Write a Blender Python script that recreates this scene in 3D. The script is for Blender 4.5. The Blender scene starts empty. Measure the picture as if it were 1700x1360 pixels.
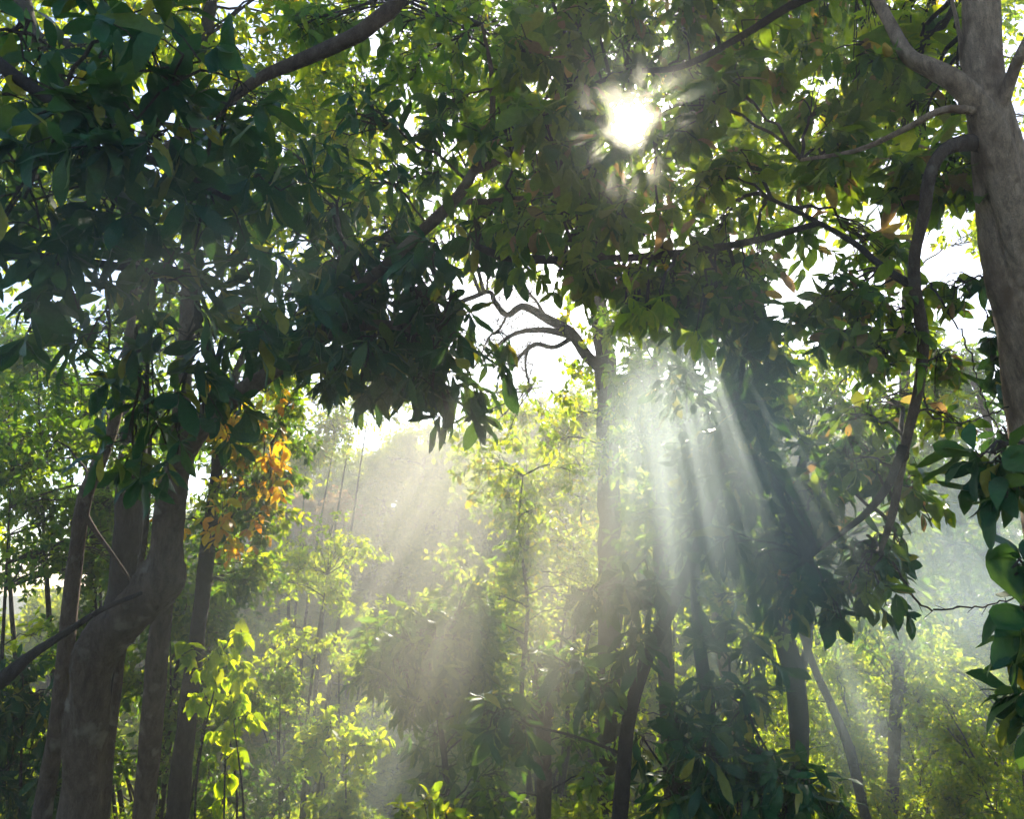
import bpy, math
import numpy as np
from mathutils import Vector

# ------------------------------------------------------------------ camera, world, sun, exposure
SC = bpy.context.scene
COL = SC.collection
R = math.radians
FPX = 1322.0                                  # focal length in pixels of the 1700-px-wide photograph
CAM = np.array([0.0, 0.0, 1.6])
PITCH = R(13.0)
cam_d = bpy.data.cameras.new("camera")
cam_d.sensor_width = 36.0
cam_d.lens = 36.0 * FPX / 1700.0
cam_d.clip_start = 0.05
cam_d.clip_end = 3000
cam = bpy.data.objects.new("camera", cam_d)
COL.objects.link(cam)
cam.location = CAM
cam.rotation_euler = (R(90) + PITCH, 0, 0)
SC.camera = cam
FWD = np.array([0, math.cos(PITCH), math.sin(PITCH)])
UP = np.array([0, -math.sin(PITCH), math.cos(PITCH)])
RIGHT = np.array([1.0, 0, 0])


def P(px, py, d):
    """World point seen at photo pixel (px, py), d metres ahead of the camera."""
    return CAM + d * (FWD + RIGHT * (px - 850) / FPX + UP * (680 - py) / FPX)


SUN = FWD + RIGHT * (1045 - 850) / FPX + UP * (680 - 203) / FPX
SUN = SUN / np.linalg.norm(SUN)
SUN_EL = math.asin(SUN[2])
SUN_AZ = math.atan2(SUN[0], SUN[1])

world = bpy.data.worlds.new("World")
SC.world = world
world.use_nodes = True
nt = world.node_tree
nt.nodes.clear()
out = nt.nodes.new("ShaderNodeOutputWorld")
bg = nt.nodes.new("ShaderNodeBackground")
sky = nt.nodes.new("ShaderNodeTexSky")
sky.sky_type = 'NISHITA'
sky.sun_disc = False
sky.sun_elevation = SUN_EL
sky.sun_rotation = SUN_AZ
sky.air_density = 1.0
sky.dust_density = 1.0
sky.ozone_density = 2.0
bg.inputs['Strength'].default_value = 0.128
nt.links.new(sky.outputs[0], bg.inputs[0])
# bright disc and aureole of the sun, fixed in the sky
tc = nt.nodes.new("ShaderNodeTexCoord")
dp = nt.nodes.new("ShaderNodeVectorMath"); dp.operation = 'DOT_PRODUCT'
nrm = nt.nodes.new("ShaderNodeVectorMath"); nrm.operation = 'NORMALIZE'
nt.links.new(tc.outputs['Generated'], nrm.inputs[0])
nt.links.new(nrm.outputs[0], dp.inputs[0])
dp.inputs[1].default_value = SUN.tolist()
mr = nt.nodes.new("ShaderNodeMapRange"); mr.interpolation_type = 'SMOOTHSTEP'
mr.inputs['From Min'].default_value = math.cos(R(2.6))
mr.inputs['From Max'].default_value = math.cos(R(1.2))
mr.inputs['To Min'].default_value = 0
mr.inputs['To Max'].default_value = 14
nt.links.new(dp.outputs['Value'], mr.inputs['Value'])
pw = nt.nodes.new("ShaderNodeMath"); pw.operation = 'POWER'
mx0 = nt.nodes.new("ShaderNodeMath"); mx0.operation = 'MAXIMUM'; mx0.inputs[1].default_value = 0
nt.links.new(dp.outputs['Value'], mx0.inputs[0])
nt.links.new(mx0.outputs[0], pw.inputs[0]); pw.inputs[1].default_value = 400
ad = nt.nodes.new("ShaderNodeMath"); ad.operation = 'ADD'
nt.links.new(mr.outputs[0], ad.inputs[0]); nt.links.new(pw.outputs[0], ad.inputs[1])
bg2 = nt.nodes.new("ShaderNodeBackground")
bg2.inputs['Color'].default_value = (1.0, 0.93, 0.8, 1)
nt.links.new(ad.outputs[0], bg2.inputs['Strength'])
ads = nt.nodes.new("ShaderNodeAddShader")
nt.links.new(bg.outputs[0], ads.inputs[0]); nt.links.new(bg2.outputs[0], ads.inputs[1])
nt.links.new(ads.outputs[0], out.inputs['Surface'])

sl = bpy.data.lights.new("sun", 'SUN')
sl.energy = 5.0
sl.angle = R(0.5)
sl.color = (1.0, 0.91, 0.72)
so = bpy.data.objects.new("sun", sl)
COL.objects.link(so)
so.location = (CAM + SUN * 40).tolist()
so.rotation_euler = Vector((-SUN).tolist()).to_track_quat('-Z', 'Y').to_euler()

SC.view_settings.view_transform = 'Standard'
SC.view_settings.look = 'None'
SC.view_settings.gamma = 1.0
SC.view_settings.exposure = 1.38
SC.cycles.max_bounces = 5
SC.cycles.diffuse_bounces = 3
SC.cycles.glossy_bounces = 2
SC.cycles.transmission_bounces = 4
SC.cycles.volume_bounces = 1
SC.cycles.sample_clamp_indirect = 6
SC.cycles.use_adaptive_sampling = False
SC.cycles.use_denoising = True
SC.cycles.denoising_input_passes = 'RGB_ALBEDO'
SC.cycles.denoising_prefilter = 'ACCURATE'
try:
    SC.cycles.denoiser = 'OPENIMAGEDENOISE'
except Exception:
    pass
HAZE_DENSITY = 0.0033

# ------------------------------------------------------------------ helpers
rng = np.random.default_rng(11)


def unit(v):
    return v / (np.linalg.norm(v, axis=-1, keepdims=True) + 1e-9)


def mesh_obj(name, V, faces, mats, parent=None, mat_idx=None, smooth=True, loc=None):
    """faces: list of (n,k) integer arrays; mat_idx: matching list of slot numbers."""
    me = bpy.data.meshes.new(name)
    V = np.asarray(V, dtype=np.float32)
    if loc is not None:
        V = V - np.asarray(loc, dtype=np.float32)
    me.vertices.add(len(V))
    me.vertices.foreach_set('co', V.ravel())
    tot = [np.full(len(f), f.shape[1], dtype=np.int32) for f in faces]
    lt = np.concatenate(tot)
    li = np.concatenate([f.ravel() for f in faces]).astype(np.int32)
    ls = np.concatenate([[0], np.cumsum(lt)[:-1]]).astype(np.int32)
    me.loops.add(len(li)); me.loops.foreach_set('vertex_index', li)
    me.polygons.add(len(lt))
    me.polygons.foreach_set('loop_start', ls)
    me.polygons.foreach_set('loop_total', lt)
    if mat_idx is not None:
        mi = np.concatenate([np.full(len(f), m, dtype=np.int32) for f, m in zip(faces, mat_idx)])
        me.polygons.foreach_set('material_index', mi)
    me.polygons.foreach_set('use_smooth', np.full(len(lt), smooth))
    for m in mats:
        me.materials.append(m)
    me.update(calc_edges=True)
    me.validate()
    o = bpy.data.objects.new(name, me)
    COL.objects.link(o)
    if parent is not None:
        o.parent = parent
    return o


def catmull(pts, per=6):
    pts = np.asarray(pts, float)
    if len(pts) < 3:
        t = np.linspace(0, 1, per + 1)[:, None]
        return pts[0] * (1 - t) + pts[-1] * t
    q = np.vstack([2 * pts[0] - pts[1], pts, 2 * pts[-1] - pts[-2]])
    res = []
    for i in range(1, len(q) - 2):
        a, b, c, d = q[i - 1], q[i], q[i + 1], q[i + 2]
        t = np.linspace(0, 1, per, endpoint=False)[:, None]
        res.append(.5 * ((2 * b) + (-a + c) * t + (2 * a - 5 * b + 4 * c - d) * t ** 2 + (-a + 3 * b - 3 * c + d) * t ** 3))
    res.append(pts[-1:])
    return np.vstack(res)


class Geo:
    def __init__(self):
        self.V = []; self.F = []; self.M = []; self.n = 0

    def add(self, V, F, m=0):
        self.V.append(np.asarray(V, float))
        for f in (F if isinstance(F, list) else [F]):
            if len(f):
                self.F.append(np.asarray(f) + self.n); self.M.append(m)
        self.n += len(V)

    def build(self, name, mats, parent=None, loc=None, smooth=True):
        return mesh_obj(name, np.vstack(self.V), self.F, mats, parent, self.M, smooth, loc)


def tube(geo, path, rad, segs=8, m=0, rough=0.0, seed=0):
    """Tapered tube along path (n,3) with radii (n,), lumpy by rough."""
    path = np.asarray(path, float); n = len(path)
    T = unit(np.gradient(path, axis=0))
    ref = np.array([0.31, 0.2, 0.93]) if abs(T[0] @ np.array([0, 0, 1.0])) < .8 else np.array([1.0, 0.1, 0])
    A = np.zeros_like(path); a = unit(np.cross(T[0], ref))
    for i in range(n):
        a = unit(a - (a @ T[i]) * T[i]); A[i] = a
    B = np.cross(T, A)
    th = np.linspace(0, 2 * np.pi, segs, endpoint=False)
    rr = np.asarray(rad)[:, None] * np.ones((1, segs))
    if rough:
        r_ = np.random.default_rng(seed + 5)
        s = np.concatenate([[0], np.cumsum(np.linalg.norm(np.diff(path, axis=0), axis=1))])[:, None]
        for k in range(5):
            fr = r_.uniform(1.5, 9); ph = r_.uniform(0, 6.28); kk = r_.integers(1, 5)
            rr = rr * (1 + rough * .45 * np.sin(s * fr + ph + kk * th[None] + .8 * np.sin(s * 2.1 + ph)))
        rr = rr * (1 + rough * .25 * r_.normal(size=rr.shape))
    V = path[:, None] + rr[..., None] * (A[:, None] * np.cos(th)[None, :, None] + B[:, None] * np.sin(th)[None, :, None])
    V = V.reshape(-1, 3)
    i = np.arange(n - 1)[:, None] * segs; j = np.arange(segs)[None]; j2 = (j + 1) % segs
    F = np.stack([i + j, i + j2, i + segs + j2, i + segs + j], -1).reshape(-1, 4)
    V = np.vstack([V, path[-1] + T[-1] * rad[-1] * .6])
    e = (n - 1) * segs
    cap = np.stack([e + np.arange(segs), e + (np.arange(segs) + 1) % segs, np.full(segs, n * segs)], -1)
    geo.add(V, [F, cap], m)


def twigs_mesh(geo, A, B, Cc, r0, r1, m):
    """Many thin three-sided twigs A -> B -> C at once."""
    n = len(A)
    if n == 0:
        return
    D = unit(Cc - A)
    X = unit(np.cross(D, np.array([.3, .5, .8]))); Y = np.cross(D, X)
    th = np.array([0, 2.09, 4.19])
    off = X[:, None] * np.cos(th)[None, :, None] + Y[:, None] * np.sin(th)[None, :, None]
    r0 = np.broadcast_to(r0, (n,))[:, None, None]; r1 = np.broadcast_to(r1, (n,))[:, None, None]
    V = np.concatenate([A[:, None] + off * r0, B[:, None] + off * (r0 + r1) * .5, Cc[:, None] + off * r1], 1).reshape(-1, 3)
    b = (np.arange(n) * 9)[:, None]
    F = []
    for lv in (0, 3):
        for k in range(3):
            k2 = (k + 1) % 3
            F.append(np.concatenate([b + lv + k, b + lv + k2, b + lv + 3 + k2, b + lv + 3 + k], 1))
    geo.add(V, np.vstack(F), m)


# leaf outlines: x across, y along, z out of the blade (folded along the midrib, tip bent down)
def leaf_tmpl(kind):
    if kind == 'big':
        ys = [0, .10, .28, .5, .72, .88, 1.0]; ws = [.02, .22, .62, 1.0, .92, .55, .0]
        V = []; F = []
        for y, w in zip(ys, ws):
            V += [(-w / 2, y, .07 * w), (0, y, 0.0), (w / 2, y, .07 * w)]
        for i in range(len(ys) - 1):
            a = i * 3
            F += [(a, a + 1, a + 4, a + 3), (a + 1, a + 2, a + 5, a + 4)]
        return np.array(V, float), np.array(F)
    if kind == 'mid':
        ys = [0, .22, .55, .82, 1.0]; ws = [.03, .7, 1.0, .6, 0]
        V = []; F = []
        for y, w in zip(ys, ws):
            V += [(-w / 2, y, .08 * w), (0, y, 0.0), (w / 2, y, .08 * w)]
        for i in range(len(ys) - 1):
            a = i * 3
            F += [(a, a + 1, a + 4, a + 3), (a + 1, a + 2, a + 5, a + 4)]
        return np.array(V, float), np.array(F)
    if kind == 'heart':
        ys = [-.05, .1, .35, .7, 1.0]; ws = [.45, .9, 1.0, .5, 0]
        V = []; F = []
        for y, w in zip(ys, ws):
            V += [(-w / 2, y - .06 * (w > .4) * (y < .2), .06 * w), (0, max(y, 0), 0.0), (w / 2, y - .06 * (w > .4) * (y < .2), .06 * w)]
        for i in range(len(ys) - 1):
            a = i * 3
            F += [(a, a + 1, a + 4, a + 3), (a + 1, a + 2, a + 5, a + 4)]
        return np.array(V, float), np.array(F)
    V = np.array([(0, 0, 0), (-.5, .38, .1), (-.4, .72, .06), (0, 1, -.04), (.4, .72, .06), (.5, .38, .1)])
    return V, np.array([(0, 3, 2, 1), (0, 5, 4, 3)])


TM = {k: leaf_tmpl(k) for k in ('big', 'mid', 'heart', 'small')}


def leaves_mesh(geo, pos, D, N, L, W, kind, m):
    T, F = TM[kind]
    n = len(pos)
    if n == 0:
        return
    D = unit(D); X = unit(np.cross(D, N)); N = np.cross(X, D)
    bend = (rng.uniform(-.08, .3, n) + .35 * (rng.uniform(size=n) < .2))[:, None]
    tw = rng.normal(0, .18, n)[:, None]
    y = T[None, :, 1]
    wav = (.03 * np.sin(y * 9 + rng.uniform(0, 6, n)[:, None])) if kind in ('big', 'mid') else 0
    asym = 1 + rng.normal(0, .08, n)[:, None] * np.sign(T[None, :, 0])
    px = T[None, :, 0] * W[:, None] * asym + tw * .25 * y * y * L[:, None] * .4
    py = y * L[:, None] * (1 - .25 * bend * y)
    pz = T[None, :, 2] * W[:, None] * rng.uniform(.4, 2.6, n)[:, None] - bend * y * y * L[:, None] + wav * L[:, None] + tw * T[None, :, 0] * W[:, None] * y
    V = pos[:, None] + px[..., None] * X[:, None] + py[..., None] * D[:, None] + pz[..., None] * N[:, None]
    Fa = (F[None] + (np.arange(n) * len(T))[:, None, None]).reshape(-1, F.shape[1])
    geo.add(V.reshape(-1, 3), Fa, m)


# ------------------------------------------------------------------ materials
def mat_leaf(name, stops, trans, rough=.48, fac=.45, spec=.22):
    """stops: (position, colour) of the blades, one colour per leaf; trans: same, for light let through."""
    m = bpy.data.materials.new(name); m.use_nodes = True
    t = m.node_tree; t.nodes.clear()
    o = t.nodes.new("ShaderNodeOutputMaterial")
    g = t.nodes.new("ShaderNodeNewGeometry")

    def ramp(st):
        r = t.nodes.new("ShaderNodeValToRGB")
        e = r.color_ramp.elements
        while len(e) < len(st):
            e.new(.5)
        for k, (p_, c_) in enumerate(st):
            e[k].position = p_; e[k].color = (*c_, 1)
        t.links.new(g.outputs['Random Per Island'], r.inputs[0])
        return r
    r1 = ramp(stops); r2 = ramp(trans)
    tx = t.nodes.new("ShaderNodeTexCoord")
    nz = t.nodes.new("ShaderNodeTexNoise"); nz.inputs['Scale'].default_value = 45; nz.inputs['Detail'].default_value = 2
    t.links.new(tx.outputs['Object'], nz.inputs['Vector'])
    hs = t.nodes.new("ShaderNodeMapRange")
    hs.inputs['To Min'].default_value = .72; hs.inputs['To Max'].default_value = 1.28
    t.links.new(nz.outputs[0], hs.inputs['Value'])

    def mul(r):
        mm = t.nodes.new("ShaderNodeMix"); mm.data_type = 'RGBA'; mm.blend_type = 'MULTIPLY'; mm.inputs[0].default_value = 1
        t.links.new(r.outputs[0], mm.inputs[6]); t.links.new(hs.outputs[0], mm.inputs[7])
        return mm
    p = t.nodes.new("ShaderNodeBsdfPrincipled")
    t.links.new(mul(r1).outputs[2], p.inputs['Base Color'])
    p.inputs['Roughness'].default_value = rough
    p.inputs['Specular IOR Level'].default_value = spec
    tr = t.nodes.new("ShaderNodeBsdfTranslucent")
    t.links.new(mul(r2).outputs[2], tr.inputs['Color'])
    mx = t.nodes.new("ShaderNodeMixShader"); mx.inputs[0].default_value = fac
    t.links.new(p.outputs[0], mx.inputs[1]); t.links.new(tr.outputs[0], mx.inputs[2])
    t.links.new(mx.outputs[0], o.inputs['Surface'])
    return m


def mat_bark(name, c1, c2, c3=None, scale=6.0, bump=.6, stretch=.25, patch=.62, soft=.04):
    m = bpy.data.materials.new(name); m.use_nodes = True
    t = m.node_tree
    p = t.nodes['Principled BSDF']
    p.inputs['Roughness'].default_value = .88
    p.inputs['Specular IOR Level'].default_value = .2
    tx = t.nodes.new("ShaderNodeTexCoord")
    mp = t.nodes.new("ShaderNodeMapping"); mp.inputs['Scale'].default_value = (1, 1, stretch)
    t.links.new(tx.outputs['Object'], mp.inputs[0])
    n1 = t.nodes.new("ShaderNodeTexNoise"); n1.inputs['Scale'].default_value = scale * 3; n1.inputs['Detail'].default_value = 8; n1.inputs['Roughness'].default_value = .7
    v1 = t.nodes.new("ShaderNodeTexVoronoi"); v1.feature = 'DISTANCE_TO_EDGE'; v1.inputs['Scale'].default_value = scale * 5
    n2 = t.nodes.new("ShaderNodeTexNoise"); n2.inputs['Scale'].default_value = scale * .8; n2.inputs['Detail'].default_value = 5
    dn = t.nodes.new("ShaderNodeMix"); dn.data_type = 'VECTOR'; dn.inputs[0].default_value = .35
    t.links.new(mp.outputs[0], n1.inputs['Vector'])
    t.links.new(mp.outputs[0], dn.inputs[4]); t.links.new(n1.outputs['Color'], dn.inputs[5])
    t.links.new(dn.outputs[1], v1.inputs['Vector'])
    t.links.new(tx.outputs['Object'], n2.inputs['Vector'])
    r = t.nodes.new("ShaderNodeValToRGB")
    r.color_ramp.elements[0].position = .3; r.color_ramp.elements[0].color = (*c1, 1)
    r.color_ramp.elements[1].position = .7; r.color_ramp.elements[1].color = (*c2, 1)
    t.links.new(n1.outputs[0], r.inputs[0])
    cr = t.nodes.new("ShaderNodeMapRange"); cr.inputs['From Max'].default_value = .09
    cr.inputs['To Min'].default_value = .42
    t.links.new(v1.outputs['Distance'], cr.inputs['Value'])
    mm = t.nodes.new("ShaderNodeMix"); mm.data_type = 'RGBA'; mm.blend_type = 'MULTIPLY'; mm.inputs[0].default_value = 1
    t.links.new(r.outputs[0], mm.inputs[6]); t.links.new(cr.outputs[0], mm.inputs[7])
    last = mm.outputs[2]
    if c3 is not None:
        st = t.nodes.new("ShaderNodeMapRange"); st.inputs['From Min'].default_value = patch; st.inputs['From Max'].default_value = patch + soft
        t.links.new(n2.outputs[0], st.inputs['Value'])
        m3 = t.nodes.new("ShaderNodeMix"); m3.data_type = 'RGBA'
        t.links.new(st.outputs[0], m3.inputs[0]); t.links.new(last, m3.inputs[6]); m3.inputs[7].default_value = (*c3, 1)
        last = m3.outputs[2]
    t.links.new(last, p.inputs['Base Color'])
    ad_ = t.nodes.new("ShaderNodeMath"); ad_.operation = 'MULTIPLY'
    t.links.new(cr.outputs[0], ad_.inputs[0]); t.links.new(n1.outputs[0], ad_.inputs[1])
    b = t.nodes.new("ShaderNodeBump"); b.inputs['Strength'].default_value = bump; b.inputs['Distance'].default_value = .045
    t.links.new(ad_.outputs[0], b.inputs['Height'])
    t.links.new(b.outputs[0], p.inputs['Normal'])
    return m


M = {}
M['dark'] = mat_leaf('leaf_dark_glossy',
    [(0, (.006, .052, .026)), (.5, (.015, .085, .027)), (.93, (.04, .09, .025)), (1, (.22, .2, .03))],
    [(0, (.05, .12, .02)), (.6, (.09, .19, .02)), (.9, (.2, .3, .02)), (1, (.6, .5, .03))], rough=.45, fac=.3)
M['olive'] = mat_leaf('leaf_olive_and_brown',
    [(0, (.007, .05, .018)), (.55, (.018, .08, .02)), (.88, (.06, .1, .02)), (.94, (.17, .10, .045)), (.98, (.24, .14, .07)), (1, (.4, .26, .02))],
    [(0, (.12, .24, .012)), (.5, (.3, .44, .015)), (.88, (.5, .62, .015)), (.94, (.42, .24, .08)), (.98, (.5, .3, .1)), (1, (.85, .5, .03))], fac=.45)
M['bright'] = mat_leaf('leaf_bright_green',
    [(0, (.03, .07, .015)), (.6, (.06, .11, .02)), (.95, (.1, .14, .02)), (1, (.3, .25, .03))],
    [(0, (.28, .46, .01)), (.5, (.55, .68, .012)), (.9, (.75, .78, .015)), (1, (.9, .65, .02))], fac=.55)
M['lime'] = mat_leaf('leaf_lime_green',
    [(0, (.04, .09, .015)), (.7, (.08, .13, .015)), (1, (.12, .15, .02))],
    [(0, (.4, .6, .01)), (.5, (.65, .8, .01)), (1, (.85, .85, .015))], fac=.6)
M['mid'] = mat_leaf('leaf_mid_green',
    [(0, (.009, .056, .022)), (.6, (.018, .085, .02)), (1, (.06, .1, .02))],
    [(0, (.12, .28, .015)), (.5, (.26, .44, .015)), (1, (.5, .62, .015))], fac=.45)
M['orange'] = mat_leaf('leaf_orange_yellow',
    [(0, (.03, .05, .012)), (.55, (.05, .075, .015)), (.62, (.25, .13, .02)), (1, (.3, .2, .03))],
    [(0, (.15, .24, .03)), (.55, (.3, .36, .03)), (.62, (.8, .33, .02)), (1, (.85, .55, .04))], fac=.5)
M['gold'] = mat_leaf('leaf_gold_orange',
    [(0, (.25, .12, .015)), (.5, (.32, .2, .02)), (1, (.2, .2, .02))],
    [(0, (.85, .3, .01)), (.5, (.95, .6, .015)), (1, (.7, .7, .015))], fac=.6)
M['rust'] = mat_leaf('leaf_rust',
    [(0, (.16, .08, .03)), (1, (.25, .14, .05))], [(0, (.45, .25, .08)), (1, (.55, .34, .12))], fac=.4)
M['hill'] = mat_leaf('leaf_hill_wood',
    [(0, (.03, .07, .015)), (.6, (.06, .10, .02)), (1, (.1, .11, .02))],
    [(0, (.3, .42, .015)), (1, (.62, .64, .02))], fac=.5, rough=.6)
M['bark_pale'] = mat_bark('bark_pale_brown', (.25, .155, .09), (.74, .53, .35), (.22, .13, .07), scale=6.5, bump=1.0, stretch=.22, patch=.5, soft=.22)
M['bark_grey'] = mat_bark('bark_grey_brown', (.075, .052, .036), (.20, .14, .10), (.22, .19, .14), scale=6, bump=1.0, stretch=.3, patch=.58, soft=.1)
M['bark_dark'] = mat_bark('bark_dark', (.025, .02, .017), (.075, .06, .05), None, scale=8, bump=.6, stretch=.3)
M['twig'] = mat_bark('twig_bark', (.03, .024, .02), (.09, .07, .055), None, scale=20, bump=.2)


def mat_ground():
    m = bpy.data.materials.new('forest_floor'); m.use_nodes = True
    t = m.node_tree; p = t.nodes['Principled BSDF']; p.inputs['Roughness'].default_value = .95
    tx = t.nodes.new("ShaderNodeTexCoord")
    n = t.nodes.new("ShaderNodeTexNoise"); n.inputs['Scale'].default_value = 1.4; n.inputs['Detail'].default_value = 10
    t.links.new(tx.outputs['Object'], n.inputs['Vector'])
    r = t.nodes.new("ShaderNodeValToRGB")
    r.color_ramp.elements[0].position = .35; r.color_ramp.elements[0].color = (.03, .025, .012, 1)
    r.color_ramp.elements[1].position = .65; r.color_ramp.elements[1].color = (.05, .07, .02, 1)
    t.links.new(n.outputs[0], r.inputs[0]); t.links.new(r.outputs[0], p.inputs['Base Color'])
    b = t.nodes.new("ShaderNodeBump"); b.inputs['Distance'].default_value = .2
    t.links.new(n.outputs[0], b.inputs['Height']); t.links.new(b.outputs[0], p.inputs['Normal'])
    return m


# ------------------------------------------------------------------ terrain
def sstep(a, b, x):
    t = np.clip((x - a) / (b - a), 0, 1)
    return t * t * (3 - 2 * t)


def H(x, y):
    x = np.asarray(x, float); y = np.asarray(y, float)
    z = -0.34 * np.clip(y - 2.0, 0, 18) - 0.0 * x
    lat = .10 + .68 * sstep(-25, -10, x) + .22 * sstep(-10, 2, x) - .5 * sstep(10, 30, x)
    z = z + sstep(20, 42, y) * 14.2 * lat - 9 * sstep(46, 100, y) * lat
    z = z + .35 * np.sin(x * .31 + 1.2) * np.sin(y * .27) * sstep(3, 12, y) + .12 * np.sin(x * 1.3) * np.sin(y * 1.1 + 2)
    return z


xs = np.concatenate([np.linspace(-1500, -90, 16), np.linspace(-80, 80, 161), np.linspace(90, 1500, 16)])
ys = np.concatenate([np.linspace(-600, -25, 10), np.linspace(-20, 120, 141), np.linspace(130, 2200, 20)])
gx, gy = np.meshgrid(xs, ys)
gv = np.stack([gx, gy, H(gx, gy)], -1).reshape(-1, 3)
nx, ny = len(xs), len(ys)
ii = (np.arange(ny - 1)[:, None] * nx + np.arange(nx - 1)[None]).ravel()
gf = np.stack([ii, ii + 1, ii + nx + 1, ii + nx], -1)
ground = mesh_obj('ground', gv, [gf], [mat_ground()])
ground['kind'] = 'structure'

# shafts: straight gaps through the canopy along the sun's direction (pixel, depth, radius in m, reach)
GAPS = []


def gap(px, py, d, r, tmin=-50, tmax=60):
    GAPS.append((P(px, py, d), r, tmin, tmax))


def keep(pos):
    k = np.ones(len(pos), bool)
    for p0, r, t0, t1 in GAPS:
        v = pos - p0
        t = v @ SUN
        k &= ~((np.linalg.norm(v - t[:, None] * SUN, axis=1) < r) & (t > t0) & (t < t1))
    # the opening the sun shines through, straight towards the viewer
    v = pos - CAM; t = v @ SUN
    k &= ~((np.linalg.norm(v - t[:, None] * SUN, axis=1) < .018 * np.maximum(t, 1) * (1 + .08 * np.sin(5 * np.arctan2((v @ UP), (v @ RIGHT - t * SUN[0]) + 1e-6) + t)) + .03) & (t > 0))
    return k


gap(1090, 640, 5, .10); gap(1150, 720, 5.2, .11); gap(1110, 800, 5.4, .08); gap(1185, 650, 5.2, .08); gap(1060, 620, 4.5, .06); gap(1210, 760, 5.0, .06); gap(1135, 640, 4.6, .06)
gap(600, 900, 3.4, .09); gap(640, 1000, 3.4, .09); gap(555, 860, 3.4, .08); gap(690, 1050, 3.4, .08); gap(745, 900, 3.4, .08); gap(530, 980, 3.4, .08); gap(880, 900, 3.6, .08); gap(930, 1050, 3.6, .08)
gap(700, 850, 4.2, .07); gap(660, 950, 4.2, .06); gap(770, 950, 4.4, .08); gap(850, 1000, 4.4, .09); gap(930, 980, 4.6, .07); gap(610, 930, 4, .07); gap(810, 930, 4, .05)
gap(1380, 1050, 5.6, .10); gap(1440, 1180, 5.6, .10); gap(1345, 1100, 5.6, .07); gap(1480, 1130, 5.6, .07); gap(1600, 930, 7, .2); gap(1660, 980, 7, .15); gap(1560, 960, 6.5, .12)
gap(350, 440, 2.6, .09); gap(480, 370, 2.8, .07); gap(620, 400, 3.2, .06); gap(100, 490, 2.6, .07)

for q in range(26):
    th_ = q * 6.283 / 26 + rng.uniform(-.08, .08)
    o_ = rng.uniform(.1, .4)
    GAPS.append((CAM + o_ * (math.cos(th_) * RIGHT + math.sin(th_) * UP), rng.uniform(.013, .021), 1, 60))

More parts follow.
